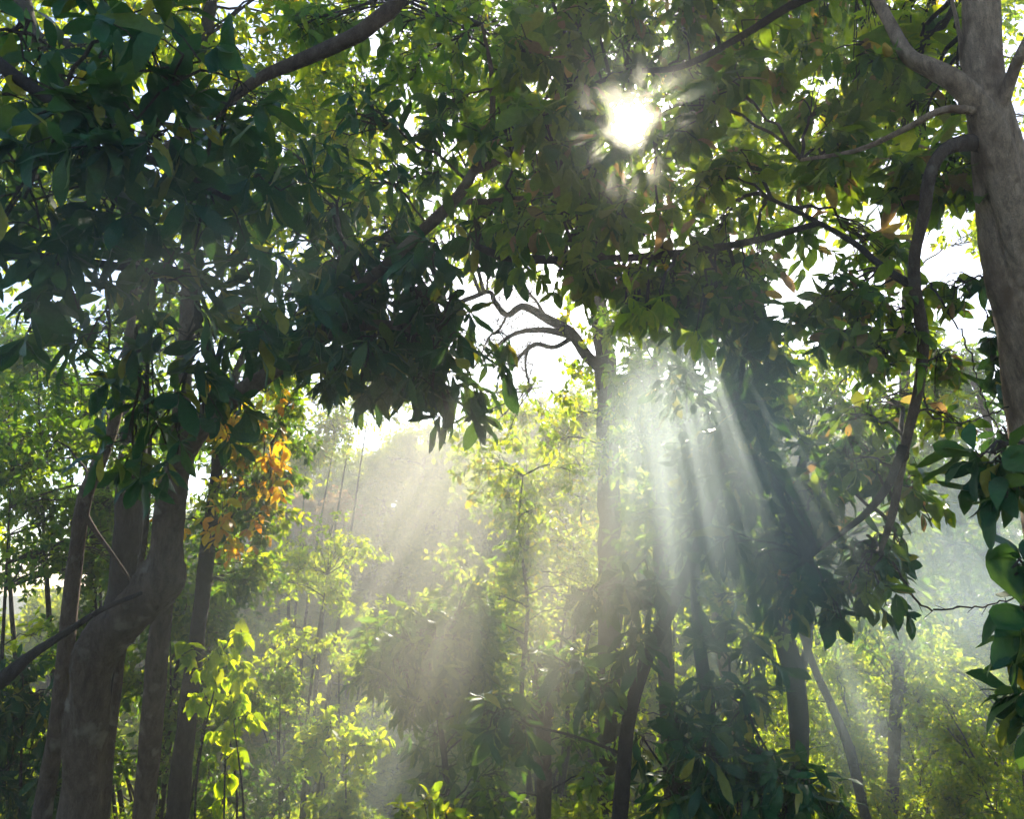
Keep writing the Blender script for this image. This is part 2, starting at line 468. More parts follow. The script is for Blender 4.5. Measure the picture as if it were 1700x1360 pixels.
# ------------------------------------------------------------------ tree builder
class Tree:
    def __init__(self, label, base, name='tree', cat='tree', group=None, bark='bark_dark'):
        self.base = np.array([base[0], base[1], float(H(base[0], base[1]))])
        self.o = bpy.data.objects.new(name, None)
        COL.objects.link(self.o)
        self.o.location = self.base
        self.o.empty_display_size = .2
        self.o['label'] = label; self.o['category'] = cat
        if group:
            self.o['group'] = group
        self.nodes = []; self.g = Geo(); self.leaf_mats = []; self.bark = bark
        self.seed = int(rng.integers(1e6))

    def wood(self, pts, part='trunk', segs=10, rough=.06, bark=None, ground=False, label=None, per=6):
        """pts: rows (px, py, depth, radius in px)."""
        W = np.array([[*P(a, b, d), r * d / FPX] for a, b, d, r in pts])
        if ground:
            w = W[-1] if ground == 'end' else W[0]
            b = np.array([*self.base - [0, 0, .25], w[3] * 1.25])
            W = np.vstack([W, b]) if ground == 'end' else np.vstack([b, W])
        C = catmull(W, per)
        g = Geo()
        tube(g, C[:, :3], np.maximum(C[:, 3], .002), segs, 0, rough, self.seed + len(self.nodes))
        o = g.build(part, [M[bark or self.bark]], self.o, self.base)
        if label:
            o['label'] = label
        self.nodes.append(C[:, :3])
        return C

    def twiglets(self, C, n, ln, start=.3):
        k = rng.integers(int(len(C) * start), len(C), n)
        a = C[k, :3]
        d = unit(rng.normal(size=(n, 3)) + np.array([0, 0, .3])) * ln * rng.uniform(.5, 1.4, (n, 1))
        e = a + d
        twigs_mesh(self.g, a, a + d * .5 + rng.normal(0, .1, (n, 3)) * ln, e, .006, .002, 0)
        for _ in range(2):
            f = a + d * rng.uniform(.4, 1, (n, 1)); d2 = unit(d + rng.normal(0, .9, d.shape) * ln) * ln * .5
            twigs_mesh(self.g, f, f + d2 * .5 + rng.normal(0, .06, (n, 3)) * ln, f + d2, .0035, .0015, 0)

    def slot(self, mat):
        if mat not in self.leaf_mats:
            self.leaf_mats.append(mat)
        return self.leaf_mats.index(mat) + 1

    def clump(self, px, py, d, rx, ry, rd, twigs=22, leaves=8, L=.13, asp=.38, droop=.3, mat='olive', kind='mid',
              whorl=.3, tl=.4, branch=True, spread=.8, bias=None):
        c = P(px, py, d)
        Rr = np.array([rx * d / FPX, ry * d / FPX, rd])
        self.clump_w(c, Rr, twigs, leaves, L, asp, droop, mat, kind, whorl, tl, branch, spread, bias)

    def clump_w(self, c, Rr, twigs, leaves, L, asp, droop, mat, kind='small', whorl=.3, tl=.4, branch=True, spread=.8, bias=None):
        m = self.slot(mat)
        u = unit(rng.normal(size=(twigs, 3))) * (rng.uniform(0, 1, (twigs, 1)) ** (1 / 2.4))
        tip = c + (u[:, :1] * Rr[0]) * RIGHT + (u[:, 1:2] * Rr[1]) * UP + (u[:, 2:] * Rr[2]) * FWD
        out_ = tip - c
        back = unit(out_ + rng.normal(0, .35, out_.shape) * np.mean(Rr) + (0 if bias is None else np.asarray(bias) * np.mean(Rr)))
        ln = np.minimum(tl * rng.uniform(.6, 1.3, twigs), np.maximum(np.linalg.norm(out_, axis=1) * .9, tl * .4))[:, None]
        base = tip - back * ln
        midp = (base + tip) / 2 + np.array([0, 0, .08]) * ln
        tip = tip - np.array([0, 0, .12]) * ln * droop * 2
        r0 = np.clip(L * .022, .0015, .006)
        tk = keep(base) & keep(midp) & keep(tip) & keep((base + midp) / 2) & keep((tip + midp) / 2)
        twigs_mesh(self.g, base[tk], midp[tk], tip[tk], r0 * 1.3, r0 * .5, 0)
        if branch and self.nodes:
            allN = np.vstack(self.nodes)
            hub = allN[np.argmin(np.linalg.norm(allN - c, axis=1) + .35 * np.maximum(0, allN[:, 2] - c[2]))]
            dist = np.linalg.norm(hub - c)
            k = np.linspace(0, 1, 8)[:, None]
            bow = np.array([0, 0, .12 * dist])
            pth = hub * (1 - k) + c * k + bow * np.sin(np.pi * k) + rng.normal(0, .025 * dist, (8, 3)) * np.sin(np.pi * k)
            rb = np.clip(.008 * dist + .006, .004, .05)
            if keep(np.vstack([pth, (pth[1:] + pth[:-1]) / 2])).all():
                tube(self.g, pth, np.linspace(rb, max(r0 * 1.6, .003), 8), 5, 0)
            # thin side branches from the hub of the clump to the twigs
            s = rng.uniform(.55, 1, twigs)[:, None]
            a = hub * (1 - s) + c * s + bow * np.sin(np.pi * s)
            mm_ = (a + base) / 2 + np.array([0, 0, .03])
            tk = keep(a) & keep(mm_) & keep(base)
            twigs_mesh(self.g, a[tk], mm_[tk], base[tk], r0 * 1.8, r0 * 1.3, 0)
        # leaves
        n = leaves
        j = np.arange(n)[None, :]
        s = np.where(rng.uniform(size=(twigs, n)) < whorl, rng.uniform(.93, 1.0, (twigs, n)), .22 + .78 * (j + rng.uniform(0, 1, (twigs, n))) / n)
        tdir = unit(tip - base)
        pos = base[:, None] * (1 - s[..., None]) + tip[:, None] * s[..., None]
        pos = pos + (np.array([0, 0, .08]) * ln)[:, None] * np.sin(np.pi * s)[..., None]
        X = unit(np.cross(tdir, np.array([.13, .2, .95]))); Y = np.cross(tdir, X)
        an = j * 2.4 + rng.uniform(0, 6.28, (twigs, 1)) + rng.normal(0, .3, (twigs, n))
        rad = X[:, None] * np.cos(an)[..., None] + Y[:, None] * np.sin(an)[..., None]
        D = tdir[:, None] * rng.uniform(.25, .8, (twigs, n, 1)) + rad * spread + np.array([0, 0, -1.0]) * droop * rng.uniform(.4, 1.6, (twigs, n, 1))
        N = np.array([0, 0, 1.0]) + .55 * rng.normal(size=(twigs, n, 3)) + .5 * tdir[:, None]
        pos = pos.reshape(-1, 3); D = unit(D.reshape(-1, 3)); N = N.reshape(-1, 3)
        Lr = L * np.clip(rng.normal(.98, .3, len(pos)), .35, 1.6)
        kp = keep(pos + D * Lr[:, None] * .5) & keep(pos)
        pos, D, N, Lr = pos[kp], D[kp], N[kp], Lr[kp]
        leaves_mesh(self.g, pos, D, N, Lr, Lr * asp * rng.uniform(.68, 1.3, len(pos)), kind, m)

    def done(self, part='crown'):
        if self.g.n:
            return self.g.build(part, [M['twig']] + [M[x] for x in self.leaf_mats], self.o, self.base)


def base_of(px, py, d):
    p = P(px, py, d)
    return p[0], p[1]


#@@OBJECTS
# ================================================================== 1. pale trunk at the right edge with its olive crown
t = Tree("thick pale brown trunk at the right edge, its olive and brown crown round the sun",
         base_of(1790, 1300, 4.5), bark='bark_pale')
t.wood([(1622, -260, 4.7, 25), (1627, 0, 4.6, 28), (1633, 120, 4.55, 31), (1650, 215, 4.5, 36), (1668, 320, 4.5, 44), (1694, 480, 4.5, 49),
        (1724, 640, 4.5, 49), (1752, 850, 4.5, 50), (1785, 1120, 4.5, 54), (1815, 1450, 4.5, 60)], segs=28, rough=.05, ground='end', per=12)
t.wood([(1706, 470, 4.42, 34), (1690, 380, 4.38, 31), (1668, 290, 4.37, 27), (1645, 215, 4.37, 24), (1622, 172, 4.38, 20), (1585, 134, 4.4, 18), (1545, 112, 4.5, 15),
        (1508, 92, 4.6, 12), (1478, 40, 4.8, 10), (1440, -30, 5.0, 8), (1380, -110, 5.2, 6)], 'limb', 16, .05, per=8)
t.wood([(1652, 214, 4.46, 10), (1625, 188, 4.38, 8), (1590, 181, 4.3, 7), (1555, 186, 4.35, 6), (1500, 215, 4.5, 5), (1420, 250, 4.8, 4), (1330, 265, 5.1, 3)], 'limb', 10)
t.wood([(1664, 250, 4.52, 18), (1630, 239, 4.45, 15), (1592, 239, 4.36, 12.5), (1562, 255, 4.3, 11), (1543, 295, 4.3, 10), (1534, 355, 4.35, 9.5), (1519, 420, 4.4, 9.5),
        (1519, 480, 4.45, 10), (1532, 560, 4.5, 9.5), (1526, 640, 4.55, 8.5), (1507, 720, 4.6, 8), (1494, 790, 4.65, 6), (1480, 860, 4.7, 6), (1462, 915, 4.7, 4)],
       'limb', 12, .07, bark='bark_grey', per=8)
t.wood([(1500, 740, 4.6, 8), (1478, 800, 4.6, 7), (1440, 850, 4.65, 6), (1390, 890, 4.7, 4), (1340, 930, 4.8, 3)], 'limb', 8, bark='bark_dark')
t.wood([(1518, 475, 4.45, 8), (1490, 460, 4.5, 7), (1455, 435, 4.6, 6), (1420, 405, 4.8, 5), (1360, 370, 5, 4), (1280, 330, 5.3, 3)], 'limb', 8, bark='bark_dark')
t.wood([(1660, 190, 4.45, 12), (1668, 160, 4.4, 11), (1685, 110, 4.35, 10), (1710, 60, 4.3, 9), (1750, -10, 4.3, 8)], 'limb', 10)
t.wood([(1627, 105, 4.55, 5), (1600, 110, 4.6, 4), (1594, 60, 4.7, 3.5), (1580, 0, 4.8, 3), (1560, -60, 4.9, 2)], 'limb', 8)
t.wood([(1440, -30, 5.0, 7), (1330, 0, 5.2, 7), (1230, 60, 5.4, 6), (1130, 110, 5.6, 5), (1040, 120, 5.8, 4), (960, 150, 6, 3)], 'limb', 8, bark='bark_dark')
t.wood([(1360, 370, 5, 5), (1250, 400, 5.2, 6), (1130, 420, 5.4, 6.5), (1040, 428, 5.5, 6.5), (950, 432, 5.6, 7), (880, 430, 5.7, 8), (830, 424, 5.8, 7), (790, 408, 5.9, 5)], 'limb', 8, bark='bark_dark')
for x in range(890, 1620, 76):
    for y in range(-100, 480, 68):
        if x > 1500 and y < 190 and rng.uniform() < .6:
            continue
        if x > 1560 and y > 330:
            continue
        if y > 440 and x < 1000:
            continue
        if rng.uniform() < .2:
            continue
        dx, dy = rng.normal(0, 28, 2)
        d = rng.uniform(4.9, 7.2) if x < 1500 else rng.uniform(4.6, 5.6)
        t.clump(x + dx, y + dy, d, 84, 62, .45, 13, 8, .155, .40, .6, 'olive', 'mid', .25, .34, branch=rng.uniform() < .8)
for x, y, n in [(1075, 515, 3), (1040, 495, 2), (1100, 500, 2), (1165, 545, 2), (1400, 505, 3), (1430, 480, 3), (1480, 520, 2)]:
    t.clump(x, y, 4.7, 24, 18, .1, n, 7, .15, .33, .8, 'lime', 'big', .8, .14)
for k in range(14):
    t.clump(rng.uniform(1455, 1610), rng.uniform(-20, 230), rng.uniform(5.2, 6.2), 45, 40, .25, 7, 7, .12, .42, .5, 'lime', 'mid', .3, .26)
for x, y, d, r, n in [(1060, 500, 4.9, 50, 9), (1110, 470, 5, 60, 16), (980, 455, 5, 55, 14), (1030, 470, 5.2, 55, 14), (1140, 520, 5, 55, 12), (1190, 500, 5, 60, 16), (1240, 480, 5.2, 60, 14), (930, 450, 5.6, 45, 9), (1380, 480, 4.6, 60, 12), (1440, 500, 4.6, 60, 14), (1400, 560, 4.5, 55, 12), (1460, 590, 4.5, 60, 14), (1360, 520, 4.8, 50, 8),
                      (1500, 540, 4.6, 40, 8), (1570, 600, 4.7, 40, 8), (1580, 480, 4.7, 45, 9), (1575, 700, 4.8, 40, 6)]:
    t.clump(x, y, d, r, r * .8, .3, n, 7, .12, .42, .5, 'olive', 'mid', .3, .26)
for k in range(24):
    x, y = rng.uniform(1190, 1530), rng.uniform(600, 970)
    if x > 1460 and y > 850 or (x < 1280 and y > 900):
        continue
    r = rng.uniform(35, 75)
    t.clump(x, y, rng.uniform(4.7, 6.2), r, r * .7, .4, int(r / 5), 8, .135, .42, .5, 'dark' if rng.uniform() < .7 else 'olive', 'mid', .25, .3)
for x, y, r, n in [(1250, 930, 40, 6), (1300, 990, 40, 6), (1345, 960, 45, 8), (1400, 985, 40, 6), (1450, 940, 40, 6), (1490, 900, 35, 4), (1210, 900, 40, 6), (1390, 1030, 30, 4), (1470, 1000, 30, 3)]:
    t.clump(x, y, rng.uniform(4.9, 5.6), r, r * .8, .25, n, 7, .15, .38, .8, 'dark', 'mid', .4, .24)
t.clump(1310, 975, 4.9, 28, 45, .2, 10, 6, .09, .45, .8, 'orange', 'mid', .3, .2)
t.done()

# ================================================================== 2. overhanging tree with large dark leaves, upper left
t = Tree("large-leaved dark tree overhanging the upper left, its leaves nearest to us", base_of(-620, 1100, 3.4), name='broadleaf_tree', bark='bark_dark')
t.wood([(-620, 1300, 3.4, 70), (-640, 800, 3.4, 62), (-600, 200, 3.5, 55), (-500, -300, 3.7, 45), (-300, -560, 4.0, 36), (100, -640, 4.4, 30), (450, -420, 4.7, 24), (640, -160, 4.8, 18)],
       segs=14, ground='start')
t.wood([(640, -160, 4.8, 15), (668, -20, 4.8, 14), (610, 45, 4.8, 13), (555, 75, 4.8, 12), (500, 100, 4.75, 11), (430, 130, 4.7, 9), (350, 190, 4.6, 7), (250, 260, 4.4, 5)], 'limb', 10, bark='bark_grey')
t.wood([(-500, -300, 3.7, 26), (-250, -120, 3.4, 18), (-60, 60, 3.2, 13), (120, 190, 3.1, 9), (260, 270, 3.2, 6), (380, 330, 3.4, 4)], 'limb', 10)
t.wood([(-640, 600, 3.4, 26), (-400, 430, 3.4, 17), (-200, 400, 3.5, 12), (0, 420, 3.6, 9), (180, 440, 3.8, 7), (330, 460, 4.0, 5)], 'limb', 10)
for x, y, d, r, n in [(60, 60, 3.4, 120, 14), (200, 40, 3.2, 120, 12), (300, 130, 3.0, 130, 16), (120, 190, 3.0, 140, 20), (240, 250, 3.2, 130, 18), (380, 170, 3.3, 90, 10),
                      (40, 330, 3.2, 120, 18), (180, 360, 3.4, 130, 18), (330, 330, 3.5, 120, 16), (420, 300, 3.7, 90, 12), (90, 450, 3.4, 110, 14), (270, 470, 3.7, 110, 16),
                      (400, 430, 4.0, 100, 16), (330, 560, 4.2, 90, 12), (180, 560, 3.9, 80, 8), (60, 560, 3.6, 60, 4), (-80, 200, 3.2, 140, 14), (-90, 420, 3.3, 120, 10),
                      (240, 660, 4.4, 90, 12), (330, 680, 4.6, 80, 12), (220, 740, 4.4, 60, 8), (290, 770, 4.5, 50, 7), (430, 560, 4.6, 80, 12)]:
    t.clump(x, y, d, r * 1.05, r * .85, .45, max(3, int(n * .6)), 9, .175, .30, .45, 'dark', 'big', .65, .32, spread=.95)
t.done()

# ================================================================== 3. bent trunk at lower left and its dark spray
t = Tree("bent grey trunk with pale patches at lower left, its limb holding a dark spray",
         base_of(112, 1360, 7.0), bark='bark_grey')
t.wood([(130, 1380, 7.0, 33), (140, 1250, 7.0, 32), (152, 1130, 7.0, 33), (170, 1072, 7.0, 35), (212, 1022, 7.0, 35), (252, 985, 7.0, 36), (270, 955, 7.0, 37), (275, 925, 7.0, 28), (279, 870, 7.0, 25), (292, 790, 6.9, 23),
        (312, 730, 6.7, 22), (345, 690, 6.6, 19), (400, 652, 6.5, 16), (480, 600, 6.4, 13), (560, 550, 6.3, 10), (650, 540, 6.2, 8), (720, 560, 6.2, 5)], segs=24, rough=.10, ground='start', per=8)
t.wood([(480, 600, 6.4, 9), (560, 510, 6.2, 9), (640, 440, 6.0, 9), (700, 385, 6.0, 10), (755, 332, 6.0, 10), (785, 285, 6.0, 8), (812, 232, 6.0, 7), (818, 180, 6.0, 5), (815, 115, 6.0, 4), (800, 40, 6.0, 3)], 'limb', 10, .07)
t.wood([(785, 285, 6.0, 7), (830, 265, 6.0, 6), (865, 235, 6.0, 5), (890, 200, 6.0, 4), (930, 170, 6.1, 3), (990, 120, 6.2, 2)], 'limb', 8)
t.wood([(812, 232, 6.0, 5), (850, 205, 6.0, 4), (890, 185, 6.1, 3), (920, 140, 6.2, 2)], 'limb', 8)
t.wood([(755, 332, 6.0, 6), (800, 335, 5.9, 5), (850, 330, 5.8, 4), (910, 325, 5.8, 2)], 'limb', 8)
for x, y, r, n in [(480, 480, 80, 12), (560, 430, 85, 14), (640, 400, 80, 13), (540, 520, 75, 14), (620, 500, 80, 17), (700, 480, 70, 12), (680, 560, 75, 17),
                   (750, 580, 55, 10), (610, 580, 60, 11), (530, 590, 45, 6), (720, 630, 40, 7), (770, 640, 30, 4), (640, 620, 36, 5), (700, 520, 70, 13), (740, 540, 45, 6),
                   (550, 340, 80, 10), (640, 300, 80, 10), (480, 250, 80, 9), (720, 410, 55, 7), (600, 200, 85, 9), (700, 220, 75, 7), (790, 390, 60, 7), (840, 380, 50, 6), (460, 560, 60, 8)]:
    t.clump(x, y, rng.uniform(5.8, 6.8), r * 1.05, r * .78, .45, n, 8, .235 if y > 330 else .2, .27, .7, 'dark', 'big', .6, .42, spread=.75)
for x, y in [(545, 632), (604, 640), (655, 632), (737, 655), (786, 680), (806, 650), (838, 600), (760, 480), (800, 570), (690, 640), (520, 590), (850, 420), (835, 560), (770, 520), (740, 680), (795, 690), (770, 660), (560, 625)]:
    t.clump(x, y, 6.2, 15, 13, .12, 2, 8, .24, .27, .8, 'dark', 'big', .9, .16, branch=True, spread=.85)
for x, y in [(690, 120), (760, 60), (840, 130), (880, 60), (820, 300), (900, 300), (930, 240), (750, 180), (660, 40), (560, 20), (860, 210), (980, 330), (700, 300), (500, 40), (960, 400), (880, 380)]:
    t.clump(x, y, rng.uniform(5.8, 6.8), 70, 60, .4, 13, 7, .15, .34, .5, 'mid', 'mid', .3, .3)
t.done()

# ================================================================== 4. straight trunks of the left group
t = Tree("slim pale trunk leaning at the far left in front of bright yellow-green bushes", base_of(66, 1380, 7.6), bark='bark_grey')
t.wood([(66, 1380, 7.6, 15), (92, 1230, 7.6, 14), (108, 1080, 7.6, 13), (124, 940, 7.6, 12), (140, 830, 7.6, 12), (165, 770, 7.6, 11), (190, 700, 7.6, 9), (215, 560, 7.6, 7), (230, 400, 7.7, 5)], segs=12, ground='start')
t.wood([(138, 850, 7.6, 6), (160, 885, 7.6, 4), (190, 925, 7.5, 3), (222, 972, 7.4, 2)], 'limb', 6)
for x, y, r, n in [(150, 680, 90, 26), (230, 640, 80, 20), (90, 640, 80, 20), (60, 720, 70, 18), (200, 560, 80, 16), (160, 760, 70, 14)]:
    t.clump(x, y, rng.uniform(7.4, 8.6), r, r * .8, .6, n, 9, .10, .45, .3, 'mid', 'small', .2, .35)
t.done()

t = Tree("dark straight trunk behind the bent lichen trunk, bright leaves above", base_of(135, 1380, 9.2), bark='bark_dark')
t.wood([(135, 1380, 9.2, 24), (180, 1100, 9.2, 24), (206, 960, 9.2, 24), (216, 820, 9.2, 23), (228, 600, 9.3, 20), (205, 300, 9.6, 17), (150, 100, 9.9, 15), (45, 40, 10.2, 14), (30, -250, 10.6, 11)], segs=12, ground='start')
t.wood([(205, 300, 9.6, 12), (300, 120, 9.9, 12), (345, 40, 10.2, 11), (360, -200, 10.6, 9)], 'limb', 8)
for k in range(110):
    x, y = rng.uniform(-160, 600), rng.uniform(-110, 430)
    t.clump(x, y, rng.uniform(9.2, 12.0), 90, 75, .9, 20, 8, .14, .42, .35, 'bright', 'small', .25, .5, branch=rng.uniform() < .6)
t.done()

t = Tree("upright grey trunk rising beside the bend of the lichen trunk", base_of(236, 1380, 7.9), bark='bark_grey')
t.wood([(236, 1380, 7.9, 18), (252, 1200, 7.9, 18), (266, 1040, 7.9, 17), (284, 860, 7.9, 16), (304, 650, 8.0, 14), (318, 400, 8.2, 11), (330, 150, 8.5, 8)], segs=14, ground='start')
for x, y, r in [(330, 480, 90), (420, 540, 80), (250, 520, 80), (380, 400, 90), (280, 380, 90), (340, 260, 100), (450, 180, 100)]:
    t.clump(x, y, rng.uniform(7.8, 9), r, r * .8, .6, 20, 8, .13, .38, .4, 'mid', 'small', .3, .4)
t.done()

t = Tree("slender dark tree with orange and yellow leaves glowing beside the hazy gap", base_of(296, 1380, 8.4), bark='bark_dark')
t.wood([(292, 1380, 8.4, 19), (312, 1180, 8.4, 15), (330, 1040, 8.4, 13), (346, 900, 8.4, 12), (358, 800, 8.4, 10), (368, 700, 8.4, 8), (400, 600, 8.5, 6), (440, 520, 8.6, 4)], segs=12, ground='start')
t.wood([(350, 880, 8.4, 5), (400, 850, 8.4, 4), (440, 800, 8.3, 2)], 'limb', 6)
for k in range(40):
    y = rng.uniform(600, 975)
    x = rng.uniform(355, 505 if y < 800 else 485)
    t.clump(x, y, rng.uniform(8.0, 9.0), 42, 36, .3, 16, 9, .08, .45, .4, 'bright' if rng.uniform() < .25 else 'mid', 'small', .2, .26)
for k in range(34):
    x, y = rng.normal(415, 42), rng.uniform(640, 910)
    t.clump(x, y, rng.uniform(7.3, 8.3), 34, 32, .25, 4, 5, .105, .44, .8, 'gold' if k % 3 else 'orange', 'mid', .2, .24, branch=k % 2 == 0)
t.clump(275, 880, 7.5, 30, 40, .2, 4, 6, .11, .42, .8, 'gold', 'mid', .2, .25)
t.done()

t = Tree("thin stem with a sunlit edge close beside the bent lichen trunk", base_of(176, 1380, 7.3), bark='bark_grey')
t.wood([(172, 1380, 7.3, 8), (182, 1250, 7.3, 8), (196, 1130, 7.3, 7), (206, 1060, 7.3, 6), (230, 960, 7.4, 5), (245, 840, 7.5, 4), (250, 700, 7.6, 3)], segs=10, ground='start')
t.clump(250, 690, 7.6, 50, 50, .3, 10, 7, .12, .4, .4, 'mid', 'small')
t.done()

# liana
li = bpy.data.objects.new('liana', None); COL.objects.link(li)
p0 = P(-80, 1175, 6.3); li.location = p0
li['label'] = "dark woody liana slanting from the left edge up to the bent trunk"; li['category'] = 'liana'
C = catmull([[*P(-80, 1175, 6.3), .07], [*P(0, 1132, 6.4), .060], [*P(50, 1090, 6.5), .040], [*P(110, 1050, 6.6), .03], [*P(170, 1012, 6.7), .022], [*P(235, 985, 6.72), .018]], 8)
C = np.vstack([[*(np.array([p0[0] - 1.2, p0[1] - .3, float(H(p0[0] - 1.2, p0[1] - .3)) - .1])), .09], C])
g = Geo(); tube(g, C[:, :3], C[:, 3], 12, 0, .08, 3); g.build('stem', [M['bark_dark']], li, p0)

def vine(label, pts):
    o = bpy.data.objects.new('vine', None); COL.objects.link(o)
    W = np.array([[*P(a, b, d), r * d / FPX] for a, b, d, r in pts])
    o.location = W[0, :3]; o['label'] = label; o['category'] = 'vine'; o['group'] = 'thin bare vines on the right side'
    C = catmull(W, 8); C[:, :3] += rng.normal(0, .006, C[:, :3].shape)
    g = Geo(); tube(g, C[:, :3], C[:, 3], 5)
    k = np.arange(4, len(C) - 2, 3); d_ = unit(rng.normal(size=(len(k), 3))) * .07
    twigs_mesh(g, C[k, :3], C[k, :3] + d_ * .5, C[k, :3] + d_, .003, .0015, 0)
    g.build('stem', [M['twig']], o, W[0, :3])


vine("thin bare vine hanging in the bright gap left of the right trunk", [(1545, 470, 4.6, 2), (1575, 520, 4.6, 1.6), (1605, 570, 4.65, 1.4), (1625, 640, 4.7, 1.2), (1650, 700, 4.7, 1.2), (1700, 760, 4.6, 1.4)])
vine("thin bare vine crossing level to the right trunk below the hanging limb", [(1530, 650, 4.6, 2), (1545, 690, 4.6, 1.8), (1590, 702, 4.6, 1.5), (1640, 690, 4.6, 1.4), (1690, 670, 4.5, 1.4)])
vine("thin bare vine sagging above the bright bushes at the right edge", [(1480, 930, 4.8, 2.2), (1530, 1005, 4.8, 1.8), (1600, 1010, 4.7, 1.5), (1660, 1000, 4.6, 1.4), (1760, 960, 4.4, 1.6)])

# ================================================================== 5. bushes and saplings on the left and in the middle
def bush(label, base, clumps, mat, L, asp=.45, kind='small', stems=6, name='shrub', cat='shrub', group=None, droop=.25, tl=.35, leaves=9, sr=5, whorl=.2, spread=.8, dense=1.0, depth=.9):
    t = Tree(label, base, name=name, cat=cat, group=group, bark='bark_dark')
    b = t.base
    g = Geo()
    k = min(stems, len(clumps))
    cl = list(clumps)
    for q in range(k):
        x, y, d, r, n = cl[q * len(cl) // k]
        c = P(x, y, d)
        st = b + np.array([rng.normal(0, .12), rng.normal(0, .12), -.15])
        mid = st * .45 + c * .55 + np.array([rng.normal(0, .15), rng.normal(0, .15), .1])
        W = catmull(np.vstack([st, mid, c]), 8)
        tube(g, W, np.linspace(sr * .006, .006, len(W)), 7, 0, .06, q)
        t.nodes.append(W)
    g.build('stem', [M['bark_dark']], t.o, t.base)
    for x, y, d, r, n in cl:
        t.clump(x, y, d, r, r * .85, r * d / FPX * depth, int(n * dense), leaves, L, asp, droop, mat, kind, whorl, tl, spread=spread)
    t.done('foliage')
    return t


def rand_clumps(x0, x1, y0, y1, d0, d1, r, n, k):
    return [(rng.uniform(x0, x1), rng.uniform(y0, y1), rng.uniform(d0, d1), r * rng.uniform(.7, 1.2), n) for _ in range(k)]


bush("bright yellow-green bush at the left edge behind the slim pale trunk", base_of(20, 1500, 11), rand_clumps(-120, 110, 890, 1380, 10.8, 11.6, 55, 13, 32), 'lime', .11, stems=8, depth=.5)
bush("leafy dark green tree filling the left edge above the yellow-green bush", base_of(20, 1450, 10.6), rand_clumps(-150, 300, 640, 960, 9.6, 11.5, 75, 30, 34), 'mid', .10, stems=5, name='tree', cat='tree', sr=9)
bush("dark green shrub with long drooping leaves low at the left edge", base_of(60, 1450, 8.2), rand_clumps(-40, 110, 1120, 1340, 8.0, 8.8, 55, 14, 14), 'dark', .16, asp=.3, kind='mid', droop=.6)
bush("deep green shrub in the shade between the left trunks", base_of(240, 1480, 9.8), rand_clumps(110, 400, 1000, 1380, 9.6, 10.8, 65, 24, 40), 'mid', .11, stems=8)
bush("deep green young tree behind the left trunks at the level of the bend", base_of(260, 1450, 10.6), rand_clumps(140, 420, 820, 1010, 10, 11.2, 60, 24, 18), 'mid', .10, stems=4, name='tree', cat='tree', sr=8)
bush("climbing plant with glowing yellow-green heart-shaped leaves hanging in front of the left shrubs", base_of(385, 1450, 7.0),
     [(370, 1080, 7, 34, 8), (400, 1050, 7, 30, 6), (350, 1100, 7, 34, 7), (395, 1110, 7, 34, 8), (340, 1160, 7, 30, 6), (385, 1170, 7, 36, 9), (410, 1190, 7, 30, 6), (375, 1215, 7, 30, 7), (390, 1250, 7, 22, 4), (380, 1290, 7, 22, 4),
      (370, 1330, 7, 22, 4), (320, 1075, 7, 25, 4), (325, 1165, 7, 22, 4)], 'lime', .105, asp=.8, kind='heart', name='climbing_plant', cat='climber', droop=1.1, tl=.2, leaves=5, stems=5, sr=2.5)
bush("slender sapling with a fine airy sunlit crown in the middle left", base_of(505, 1470, 12.2),
     rand_clumps(430, 650, 900, 1190, 11.8, 12.5, 46, 13, 36) + rand_clumps(480, 580, 860, 960, 11.8, 12.4, 40, 11, 8), 'lime', .08, stems=7, name='sapling', cat='sapling', sr=8)
bush("smaller dark-stemmed sapling below the airy sunlit sapling", base_of(470, 1480, 11.2), rand_clumps(420, 510, 1120, 1370, 10.8, 11.5, 45, 14, 16), 'mid', .08, stems=4, name='sapling', cat='sapling', sr=4)
bush("bright green bush at the foot of the frame between sapling and misty hollow", base_of(570, 1470, 9.6), rand_clumps(500, 620, 1200, 1380, 9, 10, 45, 12, 16), 'lime', .10, asp=.5)
bush("few pale green leaves of a low plant at the bottom edge by the misty hollow", base_of(700, 1450, 6.2), [(670, 1350, 6.2, 25, 4), (705, 1335, 6.2, 25, 5), (740, 1350, 6.2, 22, 4), (760, 1370, 6.2, 22, 4)], 'bright', .10, asp=.5, kind='mid', name='plant', cat='plant')

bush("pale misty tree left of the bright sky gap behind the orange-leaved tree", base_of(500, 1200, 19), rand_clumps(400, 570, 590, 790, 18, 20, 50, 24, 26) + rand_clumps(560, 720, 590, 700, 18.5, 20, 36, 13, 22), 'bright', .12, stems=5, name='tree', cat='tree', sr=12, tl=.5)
bush("leafy tree behind the left trunks with small sky holes through its crown", base_of(150, 1300, 13), rand_clumps(-120, 400, 520, 760, 12.4, 14, 70, 28, 44) + rand_clumps(-60, 240, 740, 920, 12.4, 14, 60, 15, 18), 'mid', .13, stems=6, name='tree', cat='tree', sr=12, tl=.5)
# trees in the hazy middle
t = Tree("large-leaved tree in the middle, darkened by the shade between two sunbeams", base_of(735, 1480, 9.0))
t.wood([(735, 1480, 9, 8), (742, 1320, 9, 6), (730, 1200, 9, 4), (712, 1110, 9, 3)], segs=8, ground='start')
for x, y, d, r, n in rand_clumps(640, 800, 990, 1130, 8.6, 9.6, 60, 16, 20) + rand_clumps(690, 850, 1100, 1330, 8.8, 9.8, 55, 14, 14) + [(665, 1130, 8.6, 45, 12), (690, 1170, 8.6, 40, 9), (740, 1120, 8.8, 50, 12), (630, 1110, 8.8, 30, 6)]:
    t.clump(x, y, d, r, r * .8, .45, n, 8, .17, .33, .6, 'mid', 'mid', .4, .35)
t.done()

